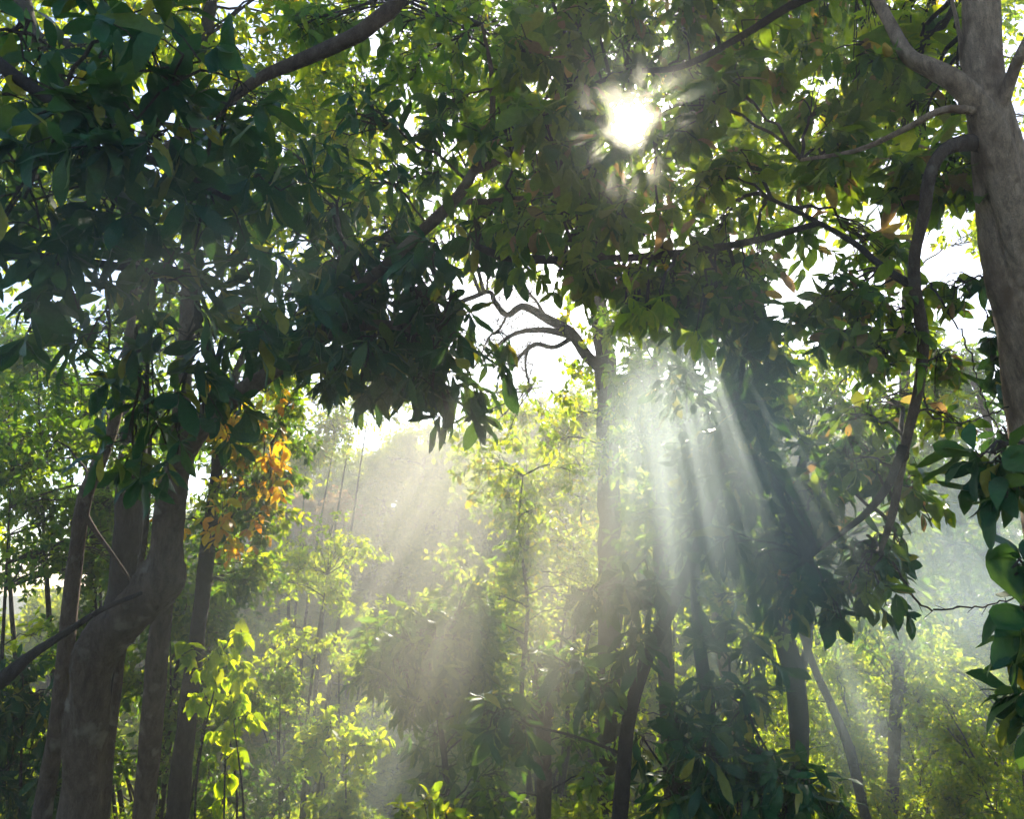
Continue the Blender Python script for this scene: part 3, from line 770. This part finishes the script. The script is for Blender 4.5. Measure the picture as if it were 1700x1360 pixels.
t = Tree("tall thin sapling in the sunbeams with sparse pale yellow leaves", base_of(870, 1480, 11.5))
t.wood([(870, 1480, 11.5, 5), (878, 1300, 11.5, 4.5), (866, 1150, 11.5, 4), (876, 1010, 11.5, 3), (862, 880, 11.5, 2), (868, 790, 11.6, 1)], segs=8, ground='start')
for x, y, d, r, n in rand_clumps(780, 980, 760, 1160, 11, 12.4, 55, 10, 24):
    t.clump(x, y, d, r, r * .8, .5, n, 8, .12, .42, .4, 'bright', 'small', .3, .35)
t.done()

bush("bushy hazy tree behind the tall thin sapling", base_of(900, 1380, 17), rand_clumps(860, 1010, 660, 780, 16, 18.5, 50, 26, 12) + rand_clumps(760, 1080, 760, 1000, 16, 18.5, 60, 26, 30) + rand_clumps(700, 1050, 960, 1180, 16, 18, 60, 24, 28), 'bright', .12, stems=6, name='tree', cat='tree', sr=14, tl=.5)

t = Tree("pair of dusky stems under a leafy crown at the bottom centre", base_of(890, 1480, 8.6), bark='bark_grey')
t.wood([(896, 1400, 8.6, 9), (900, 1300, 8.6, 9), (897, 1200, 8.6, 8), (885, 1110, 8.7, 6), (860, 1060, 8.8, 4)], segs=10, ground='start')
t.wood([(905, 1420, 8.65, 8), (908, 1330, 8.6, 8), (908, 1250, 8.6, 7), (912, 1140, 8.6, 5)], 'limb', 10)
for x, y, d, r, n in [(800, 1195, 8, 45, 9), (850, 1170, 8.2, 50, 12), (860, 1220, 8, 50, 12), (930, 1150, 8.4, 50, 12), (950, 1100, 8.5, 45, 10), (990, 1130, 8.4, 50, 12), (900, 1110, 8.6, 50, 11), (800, 1250, 8.2, 35, 5), (830, 1330, 8.4, 40, 7), (960, 1230, 8.6, 60, 12), (1000, 1300, 8.8, 60, 14)]:
    t.clump(x, y, d, r, r * .7, .4, n, 8, .15, .36, .4, 'mid', 'mid', .3, .32)
t.done()

# ================================================================== 6. big hazy tree in the centre and the dark trees right of it
t = Tree("big hazy tree in the centre with a crooked bare limb arching left over the gap", base_of(1010, 1400, 13), bark='bark_dark')
t.wood([(1010, 1420, 13, 20), (1012, 1100, 13, 19), (1012, 900, 13, 19), (1010, 720, 13, 18), (1005, 600, 13, 17), (992, 500, 13, 14), (985, 420, 13.1, 12), (985, 300, 13.3, 10), (1000, 120, 13.6, 8)], segs=14, rough=.11, ground='start')
t.twiglets(t.wood([(1004, 612, 13, 11), (975, 592, 12.9, 9.5), (947, 553, 12.8, 8.5), (905, 527, 12.7, 7.5), (868, 509, 12.6, 6), (842, 523, 12.5, 5), (822, 503, 12.4, 4), (812, 485, 12.4, 3.5), (780, 495, 12.3, 4), (740, 510, 12.2, 3)], 'limb', 10, .12), 42, .65)
t.twiglets(t.wood([(945, 556, 12.8, 6), (900, 548, 12.7, 5), (860, 552, 12.6, 4), (830, 570, 12.5, 3), (800, 600, 12.4, 2)], 'limb', 6, .12), 42, .65)
t.twiglets(t.wood([(950, 560, 12.8, 4), (920, 576, 12.7, 4), (890, 572, 12.6, 4), (865, 590, 12.5, 3), (850, 610, 12.4, 2)], 'limb', 6, .12), 42, .65)
t.twiglets(t.wood([(880, 572, 12.6, 2.2), (872, 600, 12.6, 2), (876, 630, 12.6, 1.5), (884, 645, 12.6, 1)], 'limb', 6, .12), 42, .65)
t.twiglets(t.wood([(905, 525, 12.7, 3), (890, 500, 12.7, 2.4), (870, 480, 12.6, 1.8), (850, 470, 12.6, 1)], 'limb', 6, .12), 42, .65)
t.twiglets(t.wood([(842, 522, 12.5, 2.4), (830, 545, 12.5, 2), (812, 560, 12.4, 1.5), (800, 585, 12.4, 1)], 'limb', 6, .12), 42, .65)
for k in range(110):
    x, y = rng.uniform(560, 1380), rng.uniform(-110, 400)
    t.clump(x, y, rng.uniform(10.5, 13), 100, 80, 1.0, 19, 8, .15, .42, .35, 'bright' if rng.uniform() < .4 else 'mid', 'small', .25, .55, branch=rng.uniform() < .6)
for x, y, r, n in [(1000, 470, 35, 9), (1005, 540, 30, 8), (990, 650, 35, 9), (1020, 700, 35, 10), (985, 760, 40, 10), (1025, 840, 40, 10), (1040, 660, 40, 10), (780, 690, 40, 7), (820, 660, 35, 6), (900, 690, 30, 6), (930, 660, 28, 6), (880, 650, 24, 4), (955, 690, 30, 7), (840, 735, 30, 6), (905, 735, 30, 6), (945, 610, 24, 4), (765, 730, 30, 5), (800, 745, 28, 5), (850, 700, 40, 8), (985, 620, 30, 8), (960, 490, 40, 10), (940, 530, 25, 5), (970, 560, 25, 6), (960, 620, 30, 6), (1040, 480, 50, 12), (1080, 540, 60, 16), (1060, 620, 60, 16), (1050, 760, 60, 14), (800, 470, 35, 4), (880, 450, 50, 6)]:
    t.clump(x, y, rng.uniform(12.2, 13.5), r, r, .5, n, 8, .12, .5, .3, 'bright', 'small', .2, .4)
t.done()

t = Tree("slender dark tree leaning right across the lower centre with long glossy leaves", base_of(1030, 1420, 5.2), bark='bark_dark')
t.wood([(1028, 1420, 5.2, 14), (1034, 1300, 5.2, 13), (1045, 1190, 5.2, 12), (1072, 1100, 5.2, 11), (1110, 1020, 5.25, 10), (1150, 930, 5.3, 9), (1180, 840, 5.35, 9), (1200, 760, 5.4, 8), (1213, 690, 5.4, 8), (1228, 630, 5.5, 5), (1240, 560, 5.6, 3)], segs=14, rough=.05, ground='start', per=8)
t.wood([(1213, 695, 5.4, 5), (1190, 672, 5.4, 4), (1165, 655, 5.4, 3), (1130, 640, 5.5, 2)], 'limb', 6)
t.wood([(1050, 1185, 5.2, 3), (1000, 1160, 5.1, 2.4), (950, 1110, 5.0, 2), (920, 1090, 5.0, 1.4)], 'limb', 6)
t.wood([(1038, 1255, 5.2, 3), (960, 1225, 5.0, 2.4), (880, 1205, 4.9, 2), (810, 1180, 4.9, 1.4)], 'limb', 6)
t.wood([(1110, 1020, 5.25, 3), (1060, 995, 5.2, 2.5), (1000, 985, 5.1, 2), (960, 980, 5.1, 1.4)], 'limb', 6)
for x, y, d, r, n in [(980, 985, 5.1, 40, 7), (1030, 985, 5.1, 50, 10), (1080, 970, 5.2, 50, 9), (960, 1110, 5.0, 40, 7), (1000, 1150, 5.1, 45, 8), (820, 1190, 4.9, 40, 7), (870, 1210, 4.9, 35, 6), (1060, 1060, 5.3, 50, 9),
                      (1170, 700, 5.4, 70, 10), (1130, 760, 5.5, 60, 9), (1240, 600, 5.6, 80, 12), (1300, 560, 5.8, 80, 12), (1190, 560, 5.6, 70, 10), (1250, 690, 5.5, 80, 14), (1210, 480, 5.6, 60, 10), (1140, 490, 5.4, 60, 10), (1240, 800, 5.4, 80, 12), (1160, 880, 5.4, 70, 10), (1130, 640, 5.5, 60, 9), (1250, 520, 5.2, 60, 10), (1180, 820, 5.5, 60, 8)]:
    t.clump(x, y, d, r, r * .75, .3, n, 7, .165, .3, .5, 'dark', 'big', .35, .3)
t.done()

bush("dark glossy-leaved shrub at the bottom right of centre in front of the thin trunks", base_of(1200, 1480, 5.6),
     [(1120, 1200, 5.6, 60, 9), (1180, 1150, 5.8, 60, 9), (1240, 1180, 5.6, 60, 10), (1180, 1250, 5.4, 80, 16), (1260, 1260, 5.4, 80, 16), (1330, 1290, 5.4, 70, 12), (1120, 1310, 5.5, 70, 14), (1220, 1330, 5.3, 80, 16), (1310, 1350, 5.3, 80, 14), (1390, 1340, 5.5, 50, 8), (1070, 1230, 5.8, 40, 6), (1180, 1060, 6.0, 60, 8), (1250, 1070, 6, 60, 8)],
     'dark', .18, asp=.3, kind='big', droop=.5, tl=.3, whorl=.4, leaves=8)

t = Tree("dark upright trunk at the lower right under the shaded crown", base_of(1322, 1450, 9.2), bark='bark_dark')
t.wood([(1322, 1450, 9.2, 15), (1328, 1260, 9.2, 15), (1320, 1130, 9.2, 17), (1300, 1050, 9.2, 16), (1290, 960, 9.3, 13), (1310, 850, 9.4, 10), (1340, 740, 9.5, 7)], segs=12, ground='start')
t.wood([(1318, 1140, 9.2, 8), (1340, 1080, 9.2, 7), (1350, 1000, 9.2, 5), (1380, 920, 9.3, 3)], 'limb', 8)
for k in range(40):
    x, y = rng.uniform(1120, 1540), rng.uniform(540, 1060)
    if k > 27:
        x, y = rng.uniform(1370, 1580), rng.uniform(540, 780)
    t.clump(x, y, rng.uniform(8.6, 10.2), 70, 50, .6, 15, 8, .15, .36, .4, 'bright' if k % 3 == 0 else 'mid', 'small', .3, .42, branch=rng.uniform() < .6)
t.done()

t = Tree("thin leaning trunk in front of the fine-leaved bushes at lower right", base_of(1440, 1420, 8.6), bark='bark_dark')
t.wood([(1452, 1430, 8.6, 9), (1432, 1340, 8.6, 8.5), (1412, 1250, 8.6, 8), (1384, 1180, 8.6, 7), (1352, 1110, 8.6, 6), (1322, 1020, 8.7, 5), (1300, 920, 8.8, 3)], segs=10, ground='start')
for x, y, r, n in [(1330, 940, 60, 12), (1390, 930, 60, 12), (1340, 870, 60, 10)]:
    t.clump(x, y, 8.7, r, r, .4, n, 8, .14, .36, .5, 'dark', 'mid', .3, .35)
t.done()

t = Tree("slim dark trunk rising right of the leaning dark tree", base_of(1185, 1480, 8.8), bark='bark_dark')
t.wood([(1200, 1450, 8.8, 12), (1184, 1240, 8.8, 11), (1170, 1130, 8.8, 11), (1160, 1060, 8.8, 10), (1150, 900, 8.9, 8), (1140, 700, 9, 6)], segs=10, ground='start')
for k in range(20):
    t.clump(rng.uniform(1060, 1280), rng.uniform(540, 1000), rng.uniform(8.4, 9.6), 60, 50, .5, 20, 8, .13, .38, .4, 'mid', 'small', .3, .38)
t.done()

t = Tree("pale slanting trunk between the two dark trunks at lower right", base_of(1240, 1480, 10), bark='bark_pale')
t.wood([(1256, 1450, 10, 11), (1236, 1310, 10, 10), (1222, 1220, 10, 10), (1204, 1120, 10, 9), (1190, 1030, 10, 8), (1180, 860, 10.1, 6)], segs=10, ground='start')
for k in range(8):
    t.clump(rng.uniform(1140, 1290), rng.uniform(820, 1040), rng.uniform(9.6, 10.6), 60, 50, .5, 15, 8, .12, .4, .4, 'mid', 'small', .3, .38)
t.done()

t = Tree("mottled trunk behind the foot of the leaning dark tree", base_of(1112, 1480, 9.6), bark='bark_grey')
t.wood([(1120, 1450, 9.6, 14), (1112, 1250, 9.6, 13), (1104, 1100, 9.6, 13), (1098, 950, 9.7, 12), (1090, 760, 9.8, 9), (1085, 600, 9.9, 6)], segs=12, ground='start')
for k in range(22):
    t.clump(rng.uniform(1010, 1180), rng.uniform(500, 920), rng.uniform(9.0, 10.4), 55, 50, .5, 18, 8, .13, .38, .4, 'mid', 'small', .3, .38)
t.done()

# ================================================================== 7. right side
t = Tree("tall blue-green hazy tree behind the pale trunk at the right", base_of(1660, 1350, 16), bark='bark_grey')
t.wood([(1660, 1400, 16, 10), (1655, 1100, 16, 9), (1650, 850, 16, 8), (1640, 700, 16, 6), (1600, 600, 16, 4)], segs=8, ground='start')
for x, y, d, r, n in rand_clumps(1560, 1780, 700, 980, 15, 17.5, 60, 30, 26) + rand_clumps(1520, 1620, 560, 760, 15, 17, 45, 26, 12) + rand_clumps(1480, 1560, 700, 1000, 15, 17, 60, 26, 10):
    t.clump(x, y, d, r, r * .85, .7, n, 9, .14, .45, .3, 'mid', 'small', .25, .5)
t.done()
t = Tree("tall tree with bright leaves behind the top of the pale trunk", base_of(1480, 1400, 11.6), bark='bark_grey')
t.wood([(1480, 1450, 11.6, 10), (1490, 1100, 11.6, 10), (1500, 700, 11.6, 9), (1510, 420, 11.8, 8), (1530, 200, 12, 7), (1560, -100, 12.2, 5)], segs=8, ground='start')
for k in range(70):
    x, y = rng.uniform(1230, 1800), rng.uniform(-110, 400)
    if 1430 < x < 1640 and y > -40 and y < 250 and rng.uniform() < .6:
        continue
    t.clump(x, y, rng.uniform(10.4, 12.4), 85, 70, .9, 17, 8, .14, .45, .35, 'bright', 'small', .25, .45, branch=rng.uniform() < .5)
t.done()

fl = ["fine-leaved bright green bush in the lower right corner", "fine-leaved green bush crossed by a sunbeam right of the thin leaning trunk",
      "fine-leaved yellow-green bush glowing behind the dark upright trunk", "tall fine-leaved bush in bluish haze below the hazy tree at the right"]
for lab, (x0, x1, y0, y1, d0, d1), k in zip(fl, [(1540, 1800, 1100, 1420, 10.6, 11.2), (1380, 1580, 1030, 1420, 11.5, 12.1), (1210, 1430, 1060, 1420, 12.2, 12.8), (1420, 1720, 990, 1180, 13.2, 13.8)], [36, 36, 34, 30]):
    bush(lab, base_of((x0 + x1) / 2, 1480, (d0 + d1) / 2), rand_clumps(x0, x1, y0, y1, d0, d1, 55, 26, int(k * 1.25)), 'lime', .068, asp=.62, stems=6, group='fine-leaved bushes at the lower right', tl=.4, leaves=10, sr=4, spread=.9, depth=.55)

bush("mid-green leafy bush between the dark upright trunk and the mottled trunk", base_of(1150, 1480, 11), rand_clumps(1020, 1330, 1000, 1400, 11, 11.8, 60, 15, 34), 'lime', .085, asp=.5, stems=5, depth=.5)
t = Tree("glossy large-leaved plant close to us reaching in at the right edge", base_of(1880, 1300, 2.7), name='broadleaf_plant', cat='plant', bark='bark_dark')
t.wood([(1880, 1500, 2.7, 12), (1860, 1200, 2.7, 11), (1830, 950, 2.7, 9), (1800, 780, 2.7, 6), (1770, 690, 2.7, 4)], segs=8, ground='start')
for x, y, r, n in [(1645, 752, 28, 3), (1668, 775, 34, 4), (1690, 805, 34, 3), (1640, 815, 22, 1), (1706, 945, 30, 4), (1698, 1010, 34, 4), (1710, 1075, 34, 4), (1706, 1150, 30, 4), (1716, 1205, 25, 3), (1760, 1000, 50, 3)]:
    t.clump(x, y, 2.7, r, r * .8, .12, n, 6, .155, .36, .45, 'dark', 'big', .6, .12)
t.done()
t = Tree("young climber with small leaves hanging beside the right trunk", base_of(1690, 1300, 5.1), name='climbing_plant', cat='climber', bark='bark_dark')
t.wood([(1750, 1500, 5.1, 5), (1720, 1000, 5.1, 5), (1690, 760, 5.0, 4), (1668, 620, 4.9, 3), (1650, 470, 4.9, 2)], segs=6, ground='start')
for x, y in [(1638, 460), (1640, 530), (1645, 600), (1660, 660), (1670, 720), (1670, 560)]:
    t.clump(x, y, 4.9, 22, 28, .12, 4, 6, .13, .4, .6, 'dark', 'mid', .3, .18)
t.done()

# ================================================================== 8. wooded hill beyond the hollow, understorey
def wood_tree(i, mat):
    t = Tree("", (0, 60))
    t.o.location = (0, 0, 0); t.base = np.zeros(3)
    C = catmull([[0, 0, -.5, .16], [.1, 0, 1.2, .13], [0, .1, 2.6, .07]], 5)
    g = Geo(); tube(g, C[:, :3], C[:, 3], 7); g.build('trunk', [M['bark_grey']], t.o)
    t.nodes.append(C[:, :3])
    for k in range(16):
        u = unit(rng.normal(size=3)); c = np.array([0, 0, 2.2]) + u * np.array([1.45, 1.45, 1.5]) * rng.uniform(.5, 1)
        t.clump_w(c, np.array([.75, .55, .75]) * rng.uniform(.7, 1.2), 28, 9, .17, .5, .2, mat, 'small', .2, .5, branch=k < 6)
    t.done()
    return t.o


def copy_tree(o):
    c = o.copy(); COL.objects.link(c)
    for ch in o.children:
        d = ch.copy(); COL.objects.link(d); d.parent = c
    return c


protos = [wood_tree(i, 'hill') for i in range(4)]
used = [False] * 4
pts = []
for k in range(4000):
    x, y = rng.uniform(-30, 22), rng.uniform(21, 45)
    if abs(x) > .72 * y:
        continue
    if all((x - a) ** 2 + (y - b) ** 2 > (1.45 + .012 * y) ** 2 for a, b in pts):
        pts.append((x, y))
for x, y in pts[:290]:
    i = int(rng.integers(4))
    o = protos[i] if not used[i] else copy_tree(protos[i])
    used[i] = True
    o.location = (x, y, float(H(x, y)) - .3)
    o.rotation_euler = (0, 0, rng.uniform(0, 6.28))
    s = rng.uniform(.85, 1.35); o.scale = (s, s, s * rng.uniform(.85, 1.2))
    o['label'] = "hazy sunlit tree in the wood covering the far slope"
    o['group'] = 'trees of the wood on the far slope'
rt = wood_tree(9, 'rust')
p = P(530, 830, 32); rt.location = (p[0], p[1], p[2] - 2.6)
rt['label'] = "rust-coloured tree standing out on the far slope at the left of the haze"
del rt['category']; rt['category'] = 'tree'


def shrub_proto(mat, L):
    t = Tree("", (0, 20), name='shrub', cat='shrub')
    t.o.location = (0, 0, 0); t.base = np.zeros(3)
    g = Geo()
    for q in range(5):
        e = np.array([rng.normal(0, .5), rng.normal(0, .5), rng.uniform(.7, 1.4)])
        W = catmull(np.vstack([[0, 0, -.3], e * .5 + [0, 0, .2], e]), 6); tube(g, W, np.linspace(.03, .008, len(W)), 6); t.nodes.append(W)
    g.build('stem', [M['bark_dark']], t.o)
    for k in range(26):
        c = np.array([rng.normal(0, .55), rng.normal(0, .55), rng.uniform(.5, 1.7)])
        t.clump_w(c, np.array([.45, .35, .45]), 13, 9, L, .42, .3, mat, 'small', .25, .35, branch=False)
    t.done('foliage')
    return t.o


sp = [shrub_proto('bright', .11), shrub_proto('lime', .10), shrub_proto('hill', .12)]
su = [False] * 3
pts = []
for k in range(3000):
    y = rng.uniform(10.5, 21); x = rng.uniform(-.8, .8) * y
    if all((x - a) ** 2 + (y - b) ** 2 > 1.35 ** 2 for a, b in pts):
        pts.append((x, y))
for x, y in pts[:150]:
    i = int(rng.integers(3)) if y > 14 else (0 if rng.uniform() < .7 else 2)
    o = sp[i] if not su[i] else copy_tree(sp[i])
    su[i] = True
    o.location = (x, y, float(H(x, y)))
    o.rotation_euler = (0, 0, rng.uniform(0, 6.28))
    s = rng.uniform(.8, 1.4); o.scale = (s, s, s)
    o['label'] = "low shrub of the undergrowth covering the floor of the misty hollow"
    o['group'] = 'undergrowth shrubs in the hollow'

# ================================================================== 9. haze, and local smoke added so the sunbeams show
def air(name, density, colour, g, label, V, F):
    m = bpy.data.materials.new(name + '_air'); m.use_nodes = True
    t = m.node_tree; t.nodes.clear()
    o = t.nodes.new("ShaderNodeOutputMaterial")
    v = t.nodes.new("ShaderNodeVolumePrincipled")
    v.inputs['Color'].default_value = (*colour, 1)
    v.inputs['Density'].default_value = density
    v.inputs['Anisotropy'].default_value = g
    t.links.new(v.outputs[0], o.inputs['Volume'])
    h = mesh_obj(name, V, F, [m], smooth=False)
    h['kind'] = 'stuff'
    h['label'] = label
    return h


x0, x1, y0, y1, z0, z1 = -60, 60, -12, 62, -8, 13.5
air('haze', HAZE_DENSITY, (.94, .96, 1.0), .6, "pale sunlit morning haze filling the air between the trees",
    [(x, y, z) for x in (x0, x1) for y in (y0, y1) for z in (z0, z1)],
    [np.array([(0, 1, 3, 2), (4, 6, 7, 5), (0, 4, 5, 1), (2, 3, 7, 6), (0, 2, 6, 4), (1, 5, 7, 3)])])


def smoke(px, py, d, rx, ry, rd, density, tint):
    """A soft wispy bank of smoke, thinning out to nothing at its rim; radii in metres."""
    nu, nv = 32, 16
    c = P(px, py, d)
    th = np.linspace(0, 2 * np.pi, nu, endpoint=False)[None]; ph = np.linspace(0, np.pi, nv + 2)[1:-1][:, None]
    D = np.stack([np.sin(ph) * np.cos(th), np.cos(ph) + 0 * th, np.sin(ph) * np.sin(th)], -1)
    D = np.concatenate([D.reshape(-1, 3), [[0, 1, 0], [0, -1, 0]]])
    i = np.arange(nv - 1)[:, None] * nu; j = np.arange(nu)[None]; j2 = (j + 1) % nu
    F = np.stack([i + j, i + j2, i + nu + j2, i + nu + j], -1).reshape(-1, 4)
    k = np.arange(nu); k2 = (k + 1) % nu; n = nv * nu
    F3 = np.concatenate([np.stack([np.full(nu, n), k2, k], 1), np.stack([np.full(nu, n + 1), n - nu + k, n - nu + k2], 1)])
    tri = np.concatenate([F[:, [0, 1, 2]], F[:, [0, 2, 3]], F3])
    if np.sum(np.cross(D[tri[:, 0]], D[tri[:, 1]]) * D[tri[:, 2]]) < 0:
        F = F[:, ::-1]; F3 = F3[:, ::-1]
    h = air('smoke', density, tint, .55, "thin smoke drifting through the sunbeams between the near and the middle trees", D, [F, F3])
    h.location = c.tolist()
    h.rotation_euler = (PITCH, 0, 0)
    h.scale = (rx, rd, ry)
    h.data.vertices.foreach_set('co', D[:, [0, 2, 1]].astype(np.float32).ravel() * 1.0)
    h.data.flip_normals()
    h.data.update()
    m = h.data.materials[0]; t = m.node_tree
    v = [q for q in t.nodes if q.type == 'PRINCIPLED_VOLUME'][0]
    tx = t.nodes.new("ShaderNodeTexCoord")
    ln = t.nodes.new("ShaderNodeVectorMath"); ln.operation = 'LENGTH'
    t.links.new(tx.outputs['Object'], ln.inputs[0])
    mr_ = t.nodes.new("ShaderNodeMapRange"); mr_.interpolation_type = 'SMOOTHSTEP'
    mr_.inputs['From Min'].default_value = 1.0; mr_.inputs['From Max'].default_value = .1
    mr_.inputs['To Min'].default_value = 0; mr_.inputs['To Max'].default_value = density * 1.9
    t.links.new(ln.outputs['Value'], mr_.inputs['Value'])
    nz = t.nodes.new("ShaderNodeTexNoise"); nz.inputs['Scale'].default_value = 1.6; nz.inputs['Detail'].default_value = 2
    t.links.new(tx.outputs['Object'], nz.inputs['Vector'])
    m2 = t.nodes.new("ShaderNodeMapRange"); m2.inputs['From Min'].default_value = .3; m2.inputs['From Max'].default_value = .7
    m2.inputs['To Min'].default_value = .6; m2.inputs['To Max'].default_value = 1.25
    t.links.new(nz.outputs[0], m2.inputs['Value'])
    mu = t.nodes.new("ShaderNodeMath"); mu.operation = 'MULTIPLY'
    t.links.new(mr_.outputs[0], mu.inputs[0]); t.links.new(m2.outputs[0], mu.inputs[1])
    t.links.new(mu.outputs[0], v.inputs['Density'])
    return h


BLUE, WARM = (.83, .95, 1.0), (1.0, .98, .90)  # blue of thin smoke; the warm one puts sunlit yellow into its colour
smoke(1180, 830, 4.6, .92, 1.7, 2.0, .18, BLUE)
smoke(700, 950, 3.5, 1.4, 1.2, 1.4, .105, WARM)
smoke(890, 1010, 3.8, .75, .9, 1.4, .03, WARM)
smoke(1620, 960, 6.2, 1.2, 1.3, 1.9, .18, BLUE)
smoke(1420, 1130, 5.6, .55, 1.2, 1.2, .10, BLUE)
smoke(300, 450, 2.2, 1.3, .5, .8, .03, BLUE)
smoke(720, 800, 14, 5, 2.6, 5, .012, WARM)
smoke(680, 1280, 9, 2.4, 1.1, 2.5, .05, BLUE)
smoke(1045, 205, 3.9, .5, .5, 1.3, .09, WARM)  # bank added before the sun to give it a glow and short rays
